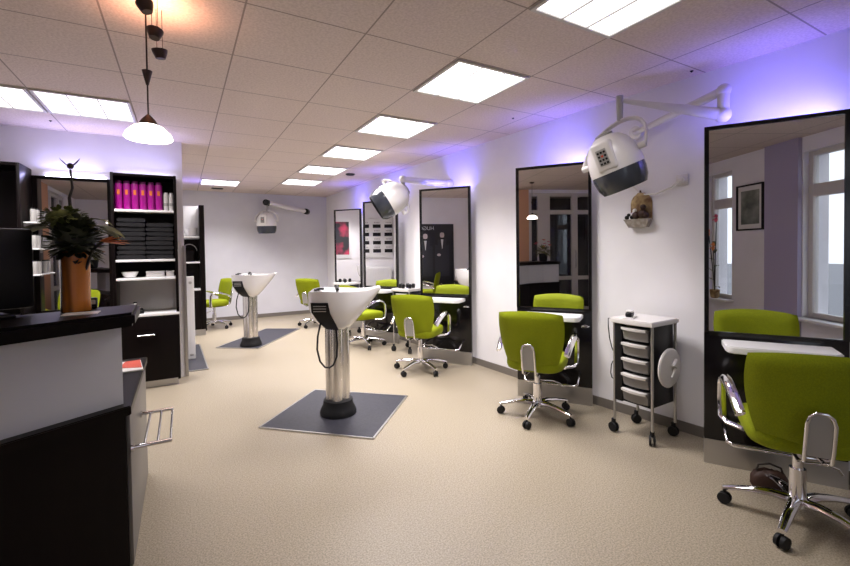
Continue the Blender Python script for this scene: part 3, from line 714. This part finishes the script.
g = thing('card_holder', 'tiny black card holder beside the amber vase', 'card holder', (-.36, 2.47, 1.1205)); G().box((-.018, -.012, 0), (.018, .012, .05), .006).obj('body', 'blackp', g); G().box((-.012, -.0145, .02), (.012, -.0125, .04)).obj('label_plate', 'paper', g, 0)
# pendant and cable spots
def pendant(x, y, zl, label):
    t = thing('pendant_lamp', label, 'pendant lamp', (x, y, HC), 0, 'opal glass pendant lamps')
    z = zl - HC
    G().lathe([(.0, -.001), (.045, -.001), (.04, -.02), (.008, -.03), (0, -.03)], seg=20).obj('ceiling_rose', 'bronze', t)
    g = G(); g.cyl((0, 0, z + .09), (0, 0, -.02), .0035, seg=8); g.obj('rod', 'bronze', t)
    G().lathe([(.004, z + .26), (.022, z + .30), (.006, z + .235)], seg=12).obj('rod_bead', 'bronze', t)
    G().lathe([(.045, z + .045), (.028, z + .075), (.01, z + .095), (.004, z + .10)], seg=20).obj('cap', 'bronze', t)
    G().lathe([(.03, z + .055), (.06, z + .042), (.09, z + .012), (.098, z - .008), (.092, z - .016), (.05, z - .02), (0, z - .02)], seg=32).obj('glass_shade', 'shade', t)
pendant(-.118, 2.36, 1.915, 'lit opal glass pendant lamp hanging over the counter end')
pendant(-1.05, 1.40, 1.93, 'opal pendant lamp over the counter rear end, seen in a mirror')
def spot(x, y, z, label, aim):
    t = thing('cable_spotlight', label, 'spotlight', (x, y, HC), 0, 'small dark spotlights on ceiling wires')
    zz = z - HC
    g = G(); g.cyl((-.012, 0, zz + .01), (-.012, 0, -.001), .0015, seg=6); g.cyl((.012, 0, zz + .01), (.012, 0, -.001), .0015, seg=6); g.obj('wire', 'bronze', t)
    a = Vector(aim).normalized()
    G().lathe([(.0, -.03), (.022, -.03), (.034, .0), (.036, .012), (.028, .012), (.0, .004)], (0, 0, zz), a, 20).obj('lamp_head', 'bronze', t)
    G().lathe([(.0, .008), (.025, .008), (.025, .011), (0, .011)], (0, 0, zz), a, 16).obj('bulb', 'bulb', t)
    L = bpy.data.lights.new('spot_light', 'SPOT'); L.energy = SPOT; L.color = (1, .42, .24); L.spot_size = radians(165); L.spot_blend = .7; L.shadow_soft_size = .03
    o = bpy.data.objects.new('spot_light', L); COL.objects.link(o); o.parent = t; o.location = Vector((0, 0, zz)) + a * .03
    o.rotation_euler = (-a).to_track_quat('Z', 'Y').to_euler()
SPOT = 3
spot(-.115, 2.28, 2.475, 'uppermost of the three dark spotlights on ceiling wires', (-.25, .1, 1))
spot(-.085, 2.42, 2.425, 'middle of the three dark spotlights on ceiling wires', (.1, .2, 1))
spot(-.07, 2.52, 2.375, 'lowest of the three dark spotlights on ceiling wires', (-.1, -.1, 1))

# ------------------------------------------------------------------ shelf wall on the partition
su = thing('shelf_unit', 'dark shelf unit with magenta bottles and towels on the partition', 'shelf unit', (-.30, PY, 0)); O = (-.30, PY, 0)
FYs = PY - .30; xa, xb = -.585, -.03
g = G(O); g.box((xa, FYs, .06), (xa + .025, PY - .002, 2.17), .002); g.box((xb - .025, FYs, .06), (xb, PY - .002, 2.17), .002); g.box((xa + .025, FYs, 2.14), (xb - .025, PY - .002, 2.165)); g.obj('carcass', 'espresso', su)
g = G(O); g.box((xa + .025, PY - .012, 1.12), (xb - .025, PY - .003, 2.14)); g.obj('rear_panel', 'espresso', su, 0)
G(O).box((xa + .025, PY - .012, .765), (xb - .025, PY - .003, 1.10)).obj('splash_panel', 'alu', su, 0)
for z in (1.80, 1.30, 1.115): G(O).box((xa + .026, FYs + .004, z - .012), (xb - .026, PY - .013, z + .012), .002).obj('shelf', 'white', su)
G(O).box((xa - .0, FYs - .015, .735), (xb, PY - .013, .762), .003).obj('worktop', 'white', su)
G(O).box((xa + .026, FYs + .02, .07), (xb - .026, PY - .013, .734)).obj('cabinet_body', 'espresso', su, 0)
dr = G(O).box((xa + .003, FYs - .018, .08), (xb - .003, FYs - .001, .725), .002).obj('door', 'espresso', su)
G(O).tube([(-.40, FYs - .018, .545), (-.395, FYs - .04, .55), (-.25, FYs - .044, .55), (-.245, FYs - .018, .545)], .007).obj('handle', 'chrome', dr)
G(O).box((xa + .02, FYs + .03, 0), (xb - .02, PY - .02, .07)).obj('plinth', 'alu', su, 0)
G(O).box((xa + .03, PY - .04, 2.168), (xb - .03, PY - .028, 2.175)).obj('light_strip', 'led', su, 0)
def area(par, loc, size, rot, e, col):
    L = bpy.data.lights.new('strip_light', 'AREA'); L.shape = 'RECTANGLE'; L.size, L.size_y = size; L.energy = e; L.color = col
    o = bpy.data.objects.new('strip_light', L); COL.objects.link(o); o.parent = par; o.location = loc; o.rotation_euler = rot; return o
area(su, (-.005, -.10, 2.19), (.5, .03), (radians(180 + 35), 0, 0), 2.2, (.5, .47, 1.))
# bottles
def bottle(name, x, y, z, label, group, r, h, m, capm):
    t = thing(name, label, 'bottle', (x, y, z), 0, group)
    G().lathe([(r * .9, 0), (r, .006), (r, h * .88), (r * .93, h * .905), (r * .8, h * .91)], seg=18).obj('body', m, t)
    G().lathe([(r * .82, h * .905), (r * .82, h * .99), (r * .7, h), (0, h)], seg=14).obj('cap', capm, t)
    return t
pos6 = ['leftmost', 'second from the left', 'third from the left', 'fourth from the left', 'fifth from the left', 'rightmost']
b0 = None
for k in range(6):
    x = -.528 + .068 * k; lb = 'tall magenta bottle on the top shelf, %s of six' % pos6[k]
    if b0 is None:
        b0 = bottle('hair_product_bottle', x, PY - .2, 1.8125, lb, 'magenta bottles on the top shelf', .032, .29, 'pink', 'purple')
        G().box((-.012, -.0325, .15), (.012, -.0295, .20)).obj('label_patch', 'orangem', b0, 0)
    else: dup(b0, (x, PY - .2, 1.8125), 0, lb)
w0 = bottle('hair_product_bottle', -.125, PY - .2, 1.8125, 'white bottle beside the magenta ones, left of two', 'white bottles on the top shelf', .022, .19, 'wplastic', 'wplastic')
G().lathe([(.0224, .05), (.0224, .08)], seg=18, cap=False).obj('label_band', 'greyp', w0)
dup(w0, (-.078, PY - .2, 1.8125), 0, 'white bottle at the right end of the top shelf')
# towels
t0 = None
for c in range(2):
    for r in range(9):
        x = -.43 + .245 * c + rn.uniform(-.006, .006); z = 1.3155 + .0465 * r
        if r == 8 and c == 1: continue
        lb = 'black folded towel in the %s stack on the middle shelf' % ('left' if c == 0 else 'right')
        gr = 'black folded towels, %s stack' % ('left' if c == 0 else 'right')
        if t0 is None:
            g = G(); R = []
            for u in range(13):
                y = -.12 + .24 * u / 12
                R.append([(xx, y, zz + .002 * sin(u * 1.9 + xx * 40)) for xx, zz in ((-.115, .004), (-.12, .02), (-.115, .036), (-.06, .041), (0, .040), (.06, .041), (.115, .036), (.12, .02), (.115, .004), (0, .001))])
            g.rings(R); t0 = g.obj('folded_towel', 'towel', None, 60); o = t0
        else:
            o = t0.copy(); COL.objects.link(o)
        o.location = (x, PY - .15 + rn.uniform(-.01, .01), z); tag(o, lb, 'towel', gr)
g = thing('bowl', 'white bowl on the low shelf of the dark unit', 'bowl', (-.455, PY - .18, 1.1275)); G().lathe([(.03, 0), (.05, .006), (.078, .06), (.074, .06), (.045, .012), (0, .01)], seg=28, cap=True).obj('body', 'ceramic', g)
for x, w, lb in ((-.235, .08, 'wider white box on the low shelf'), (-.105, .035, 'narrow white box at the right end of the low shelf')):
    t = thing('storage_box', lb, 'box', (x, PY - .16, 1.1275)); G().box((-w, -.06, 0), (w, .06, .045), .003).obj('tray', 'wplastic', t); G().box((-w - .003, -.063, .045), (w + .003, .063, .06), .003).obj('lid', 'white', t)
t = thing('phone', 'small dark cordless phone on the unit worktop', 'phone', (-.415, PY - .22, .7625)); G().box((-.03, -.03, 0), (.03, .03, .02), .006).obj('cradle', 'blackp', t); G().box((-.018, -.012, .015), (.018, .012, .12), .008).obj('handset', 'blackp', t); G().box((-.012, -.0135, .07), (.012, -.0122, .105)).obj('screen', 'paper', t, 0)
t = thing('dispenser', 'small black dispenser beside the cordless phone', 'dispenser', (-.36, PY - .25, .7625)); G().lathe([(.02, 0), (.022, .03), (.012, .04), (.012, .055), (0, .056)], seg=14).obj('body', 'blackp', t)
# wall mirror with frame
wm = thing('wall_mirror', 'dark framed wall mirror behind the bouquet', 'mirror', (-.92, PY, .78)); O = (-.92, PY, .78)
g = G(O); x0, x1, z0, z1 = -1.22, -.60, .80, 2.13
for a, b_ in (((x0, z0), (x0 + .04, z1)), ((x1 - .04, z0), (x1, z1)), ((x0 + .04, z1 - .03), (x1 - .04, z1)), ((x0 + .04, z0), (x1 - .04, z0 + .03))): g.box((a[0], PY - .04, a[1]), (b_[0], PY - .003, b_[1]))
g.obj('mirror_frame', 'espresso', wm, 0)
G(O).box((x0 + .04, PY - .022, z0 + .03), (x1 - .04, PY - .006, z1 - .03)).obj('mirror_glass', 'mirror', wm, 0)
G(O).box((x0 + .1, PY - .03, 2.131), (x1 - .05, PY - .02, 2.138)).obj('light_strip', 'led', wm, 0)
area(wm, (0, -.07, 1.37), (.5, .03), (radians(180 + 35), 0, 0), 3.2, (.5, .47, 1.))
# left tower
lt = thing('tall_cabinet', 'tall dark cabinet at the left photo edge', 'cabinet', (-1.6, PY, 0)); O = (-1.6, PY, 0)
g = G(O); g.box((-1.25, PY - .36, .0), (-1.225, PY - .002, 2.19), .002); g.box((-1.97, PY - .36, 0), (-1.945, PY - .002, 2.19), .002); g.box((-1.945, PY - .36, 2.165), (-1.25, PY - .002, 2.19)); g.box((-1.945, PY - .012, 0), (-1.25, PY - .002, 2.165)); g.obj('carcass', 'espresso', lt)
for z in (.4, .8, 1.2, 1.6): G(O).box((-1.944, PY - .35, z), (-1.251, PY - .013, z + .02)).obj('shelf', 'espresso', lt, 0)
ws = None
for z, lb in ((1.66, 'upper small white shelf on the tall cabinet side'), (1.42, 'middle small white shelf on the tall cabinet side'), (1.18, 'lower small white shelf on the tall cabinet side')):
    if ws is None:
        ws = thing('wall_shelf', lb, 'shelf', (-1.2245, PY - .20, z), 0, 'small white shelves on the tall cabinet'); G().box((.0, -.10, 0), (.10, .12, .012), .002).obj('board', 'white', ws); G().box((.0, -.09, -.03), (.008, .11, -.0005)).obj('bracket', 'alu', ws)
    else: dup(ws, (-1.2245, PY - .20, z), 0, lb)
nb = None
for z, lvl in ((1.672, 'upper'), (1.432, 'middle'), (1.192, 'lower')):
    for k in range(3):
        lb = 'small white bottle on the %s small shelf of the tall cabinet' % lvl; gr = 'small bottles on the %s small shelf' % lvl
        if nb is None: nb = bottle('hair_product_bottle', -1.17, PY - .25 + .07 * k, z + .0005, lb, gr, .02, .13, 'greyp', 'blackp')
        else: dup(nb, (-1.17 + .01 * (k % 2), PY - .25 + .07 * k, z + .0005), 0, lb, gr)

# ------------------------------------------------------------------ rear room
fs_ = thing('rear_shelf', 'far open shelf unit with dark side behind the partition end', 'shelf unit', (0, 8.1, 0)); O = (0, 8.1, 0)
g = G(O); g.box((.27, 7.96, .1), (.345, 8.26, 2.16), .003); g.box((-.45, 7.96, .1), (-.42, 8.26, 2.16)); g.obj('side_panel', 'espresso', fs_)
G(O).box((-.42, 8.24, .1), (.27, 8.26, 2.16)).obj('rear_panel', 'white', fs_, 0)
G(O).box((-.42, 8.22, .76), (.27, 8.239, 1.60)).obj('dark_panel', 'espresso', fs_, 0)
for z in (1.62, 1.20, .75): G(O).box((-.419, 7.965, z), (.269, 8.219, z + .025), .002).obj('shelf', 'white', fs_)
G(O).box((-.419, 7.97, .1), (.269, 8.219, .74)).obj('cupboard', 'espresso', fs_, 0); G(O).box((-.44, 7.99, 0), (.33, 8.25, .1)).obj('plinth', 'alu', fs_, 0)
G(O).box((.28, 8.1, 2.161), (.33, 8.2, 2.168)).obj('light_strip', 'led', fs_, 0)
area(fs_, (.25, .12, 2.2), (.3, .03), (radians(180 + 20), 0, 0), 2., (.17, .13, 1.))
for k in range(5):
    o = G().lathe([(.03, 0), (.06, .012), (.085, .05), (.08, .05), (.055, .016), (0, .012)], seg=20).obj('bowl', 'ceramic'); o.location = (.165, 8.1, 1.6455 + .022 * k); tag(o, 'white bowl in the stack on the far shelf', 'bowl', 'stacked white bowls on the far shelf')
t = thing('basket', 'dark round handled basket on the far shelf', 'basket', (.12, 8.1, 1.2255)); G().lathe([(.08, 0), (.10, .02), (.115, .18), (.108, .18), (.095, .02)], seg=20).obj('body', 'espresso', t); G().tube([(.112 * cos(pi * k / 10), 0, .17 + .12 * sin(pi * k / 10)) for k in range(11)], .006).obj('handle', 'greyp', t)
t = thing('slim_post', 'slim upright white post standing on the mat by the partition', 'post', (.092, 6.25, .0095))
G().box((-.043, -.03, 0), (.043, .03, 1.06), .004).obj('body', 'white', t)
G().lathe([(.018, -.0305), (.018, -.036), (.012, -.037), (0, -.037)], (0, 0, .98), (0, 1, 0), 16).obj('knob', 'alu', t) if False else G().cyl((0, -.0305, .98), (0, -.036, .98), .018).obj('knob', 'alu', t)
G().box((-.02, -.033, .04), (.02, -.0305, .065), .001).obj('latch', 'alu', t)
# left rear wall, seen in the mirrors: swatch board, radiator, red picture
sb = thing('swatch_board', 'white hair swatch board with rows of dark samples, mirrored', 'display board', (-1.499, 5.85, 1.2)); O = (-1.499, 5.85, 1.2)
G(O).box((-1.499, 5.56, 1.20), (-1.47, 6.36, 2.15), .003).obj('board', 'white', sb)
for r in range(4):
    for c in range(3):
        y = (5.57, 5.85, 6.13)[c]; z = 1.32 + .20 * r
        G(O).box((-1.4695, y, z), (-1.462, y + .19, z + .085)).obj('swatch', 'blackp', sb, 0)
        g = G(O); [g.box((-1.4695, y + .03 + .035 * k, z + .115), (-1.464, y + .05 + .035 * k, z + .145)) for k in range(4)]; g.obj('code_strip', 'greyp', sb, 0)
rd = thing('radiator', 'white panel radiator below the swatch board', 'radiator', (-1.45, 5.95, .4)); O = (-1.45, 5.95, .4)
G(O).box((-1.46, 5.60, .38), (-1.39, 6.26, .98), .01).obj('panel', 'white', rd)
g = G(O); [g.box((-1.39, 5.63 + .04 * k, .42), (-1.384, 5.65 + .04 * k, .94)) for k in range(15)]; g.obj('rib', 'white', rd, 0)
G(O).box((-1.499, 5.7, .6), (-1.46, 5.74, .9)).obj('bracket', 'alu', rd, 0); G(O).cyl((-1.42, 6.28, .9), (-1.42, 6.34, .9), .025).obj('valve', 'greyp', rd)
pc = thing('picture', 'red and grey framed picture, mirrored in the farthest station', 'picture', (-1.499, 7.05, 1.2)); O = (-1.499, 7.05, 1.2)
G(O).box((-1.499, 6.78, 1.17), (-1.48, 7.40, 2.28), .003).obj('frame', 'white', pc); G(O).box((-1.4795, 6.84, 1.27), (-1.478, 7.34, 2.16)).obj('print', noise_color(mat('red_grey_print', (.3, .05, .08), .5), (.03, .03, .035), (.55, .05, .12), 3, 2, .42, .6), pc, 0)
# poster on left wall
po = thing('poster', 'large black poster of two suited figures, mirrored in the middle station', 'poster', (-1.999, 3.1, .55)); O = (-1.999, 3.1, .55)
G(O).box((-1.999, 2.89, .55), (-1.975, 3.76, 1.97)).obj('sheet', 'posterblk', po, 0)
def fig(y, zs, nm):
    g = G(O); g.lathe([(.0, 0), (.045, .01), (.055, .06), (.045, .11), (0, .125)], (-1.974, y, 1.62 + zs), (0, 0, 1), 14, .04, 1, (1, 0, 0)); g.obj('printed_face', 'skin', po)
    g = G(O); g.prism([(-1.9745, y - .17), (-1.9745, y + .17), (-1.972, y + .17), (-1.972, y - .17)], .75, 1.45 + zs); g.prism([(-1.9745, y - .10), (-1.9745, y + .10), (-1.972, y + .10), (-1.972, y - .10)], 1.45 + zs, 1.58 + zs); g.obj('printed_suit', 'suit', po, 0)
    g = G(O); g.rings([[(-1.9715, y - .03, 1.58 + zs), (-1.9715, y + .03, 1.58 + zs), (-1.970, y + .03, 1.58 + zs), (-1.970, y - .03, 1.58 + zs)], [(-1.9715, y - .004, 1.36 + zs), (-1.9715, y + .004, 1.36 + zs), (-1.970, y + .004, 1.36 + zs), (-1.970, y - .004, 1.36 + zs)]]); g.obj('printed_shirt', 'shirt', po, 0)
    g = G(O); g.ball((-1.972, y + .08, 1.22 + zs), .04, 10, 6, (.05, 1.2, .8)); g.obj('printed_hand', 'skin', po)
fig(3.57, 0, 'a'); fig(3.17, .03, 'b')
tc = bpy.data.curves.new('header_text', 'FONT'); tc.body = 'HUGO'; tc.size = .12; tc.extrude = .0008
to = bpy.data.objects.new('header_text', tc); COL.objects.link(to)
dg = bpy.context.evaluated_depsgraph_get(); me = bpy.data.meshes.new_from_object(to.evaluated_get(dg)); bpy.data.objects.remove(to)
me.materials.append(M['shirt']); to = bpy.data.objects.new('header_text', me); COL.objects.link(to); to.parent = po
to.rotation_euler = (radians(90), 0, radians(90)); to.location = (.0265, .26, 1.28)
# framed print on the front wall and orchid in the window
fp = thing('framed_print', 'black framed print beside the lilac pier, mirrored nearest', 'picture', (.03, FY, 1.6)); O = (.03, FY, 1.6)
g = G(O)
for a, b_ in (((-.19, 1.57), (-.17, 2.17)), ((.23, 1.57), (.25, 2.17)), ((-.17, 2.15), (.23, 2.17)), ((-.17, 1.57), (.23, 1.59))): g.box((a[0], FY + .001, a[1]), (b_[0], FY + .03, b_[1]))
g.obj('frame', 'blackp', fp, 0)
G(O).box((-.17, FY + .001, 1.59), (.23, FY + .012, 2.15)).obj('mount', 'paper', fp, 0)
G(O).box((-.12, FY + .0125, 1.65), (.18, FY + .015, 2.09)).obj('print', noise_color(mat('green_grey_print', (.15, .17, .14), .4), (.1, .12, .1), (.32, .34, .28), 5), fp, 0)
op = thing('potted_orchid', 'orange flowering plant on the narrow window sill', 'plant', (-.55, FY + .06, .6205))
G().lathe([(.04, 0), (.055, .02), (.065, .12), (.06, .12), (.05, .03)], seg=20).obj('pot', 'terra', op)
for k, (dx, dz) in enumerate(((-.06, .95), (.10, 1.15), (.04, .75))):
    g = G(); g.tube([(0, 0, .1), (dx * .4, .02, dz * .5), (dx, .05, dz)], .006, 6); g.obj('stem', 'twig', op)
    g = G(); [leaf(g, (dx, .05, dz), (cos(q), .4, sin(q)), .07, .022, .1) for q in (0, 1.2, 2.5, 3.7, 5)]; g.obj('flower', 'petal' if k != 1 else 'petalp', op, 60)
g = G(); [leaf(g, (0, 0, .15 + .1 * q), (cos(q * 2.3), .3, .5), .2, .025, .4) for q in range(7)]; g.obj('foliage', 'palm', op, 60)
bg = thing('bag', 'small dark brown bag on the floor before the nearest station', 'bag', (2.84, 1.10, 0), radians(-58))
g = G(); g.rings([[(0.09 * sx * cos(2 * pi * k / 20), 0.045 * sx * sin(2 * pi * k / 20), z + .01 * sin(k * 2.1) * (z > .05)) for k in range(20)] for sx, z in ((.85, .0), (1, .02), (.98, .06), (.8, .09), (.4, .105))]); g.obj('body', 'brown', bg, 60)
g = G(); g.tube([(-.06, 0, .095), (-.05, 0, .13), (.0, 0, .145), (.05, 0, .13), (.06, 0, .095)], .006, 8); g.obj('handle', 'twig', bg)

# ------------------------------------------------------------------ world, camera, view
w = bpy.data.worlds.new('World'); SC.world = w; w.use_nodes = True
w.node_tree.nodes['Background'].inputs['Color'].default_value = (.86, .9, 1, 1)
w.node_tree.nodes['Background'].inputs['Strength'].default_value = 1.5
yaw, roll, pt, cy, f = .5197, .0133, .0214, 259., 426.
c, s = cos(yaw), sin(yaw)
R1 = Matrix(((c, -s, 0), (s, c, 0), (0, 0, 1)))
R2 = Matrix(((1, 0, 0), (0, cos(pt), -sin(pt)), (0, sin(pt), cos(pt))))
R3 = Matrix(((cos(roll), 0, -sin(roll)), (0, 1, 0), (sin(roll), 0, cos(roll))))
R = R3 @ R2 @ R1
cam = bpy.data.cameras.new('Camera'); co = bpy.data.objects.new('Camera', cam); COL.objects.link(co)
mw = Matrix((R[0], R[2], -R[1])).transposed().to_4x4(); mw.translation = (0, 0, EYE); co.matrix_world = mw
cam.sensor_width = 36; cam.lens = f / 850 * 36; cam.shift_y = -(283 - cy) / 850; cam.clip_start = .05
SC.camera = co
SC.view_settings.view_transform = 'Standard'; SC.view_settings.look = 'None'; SC.view_settings.gamma = 1; SC.view_settings.use_curve_mapping = False
SC.view_settings.exposure = 0.28
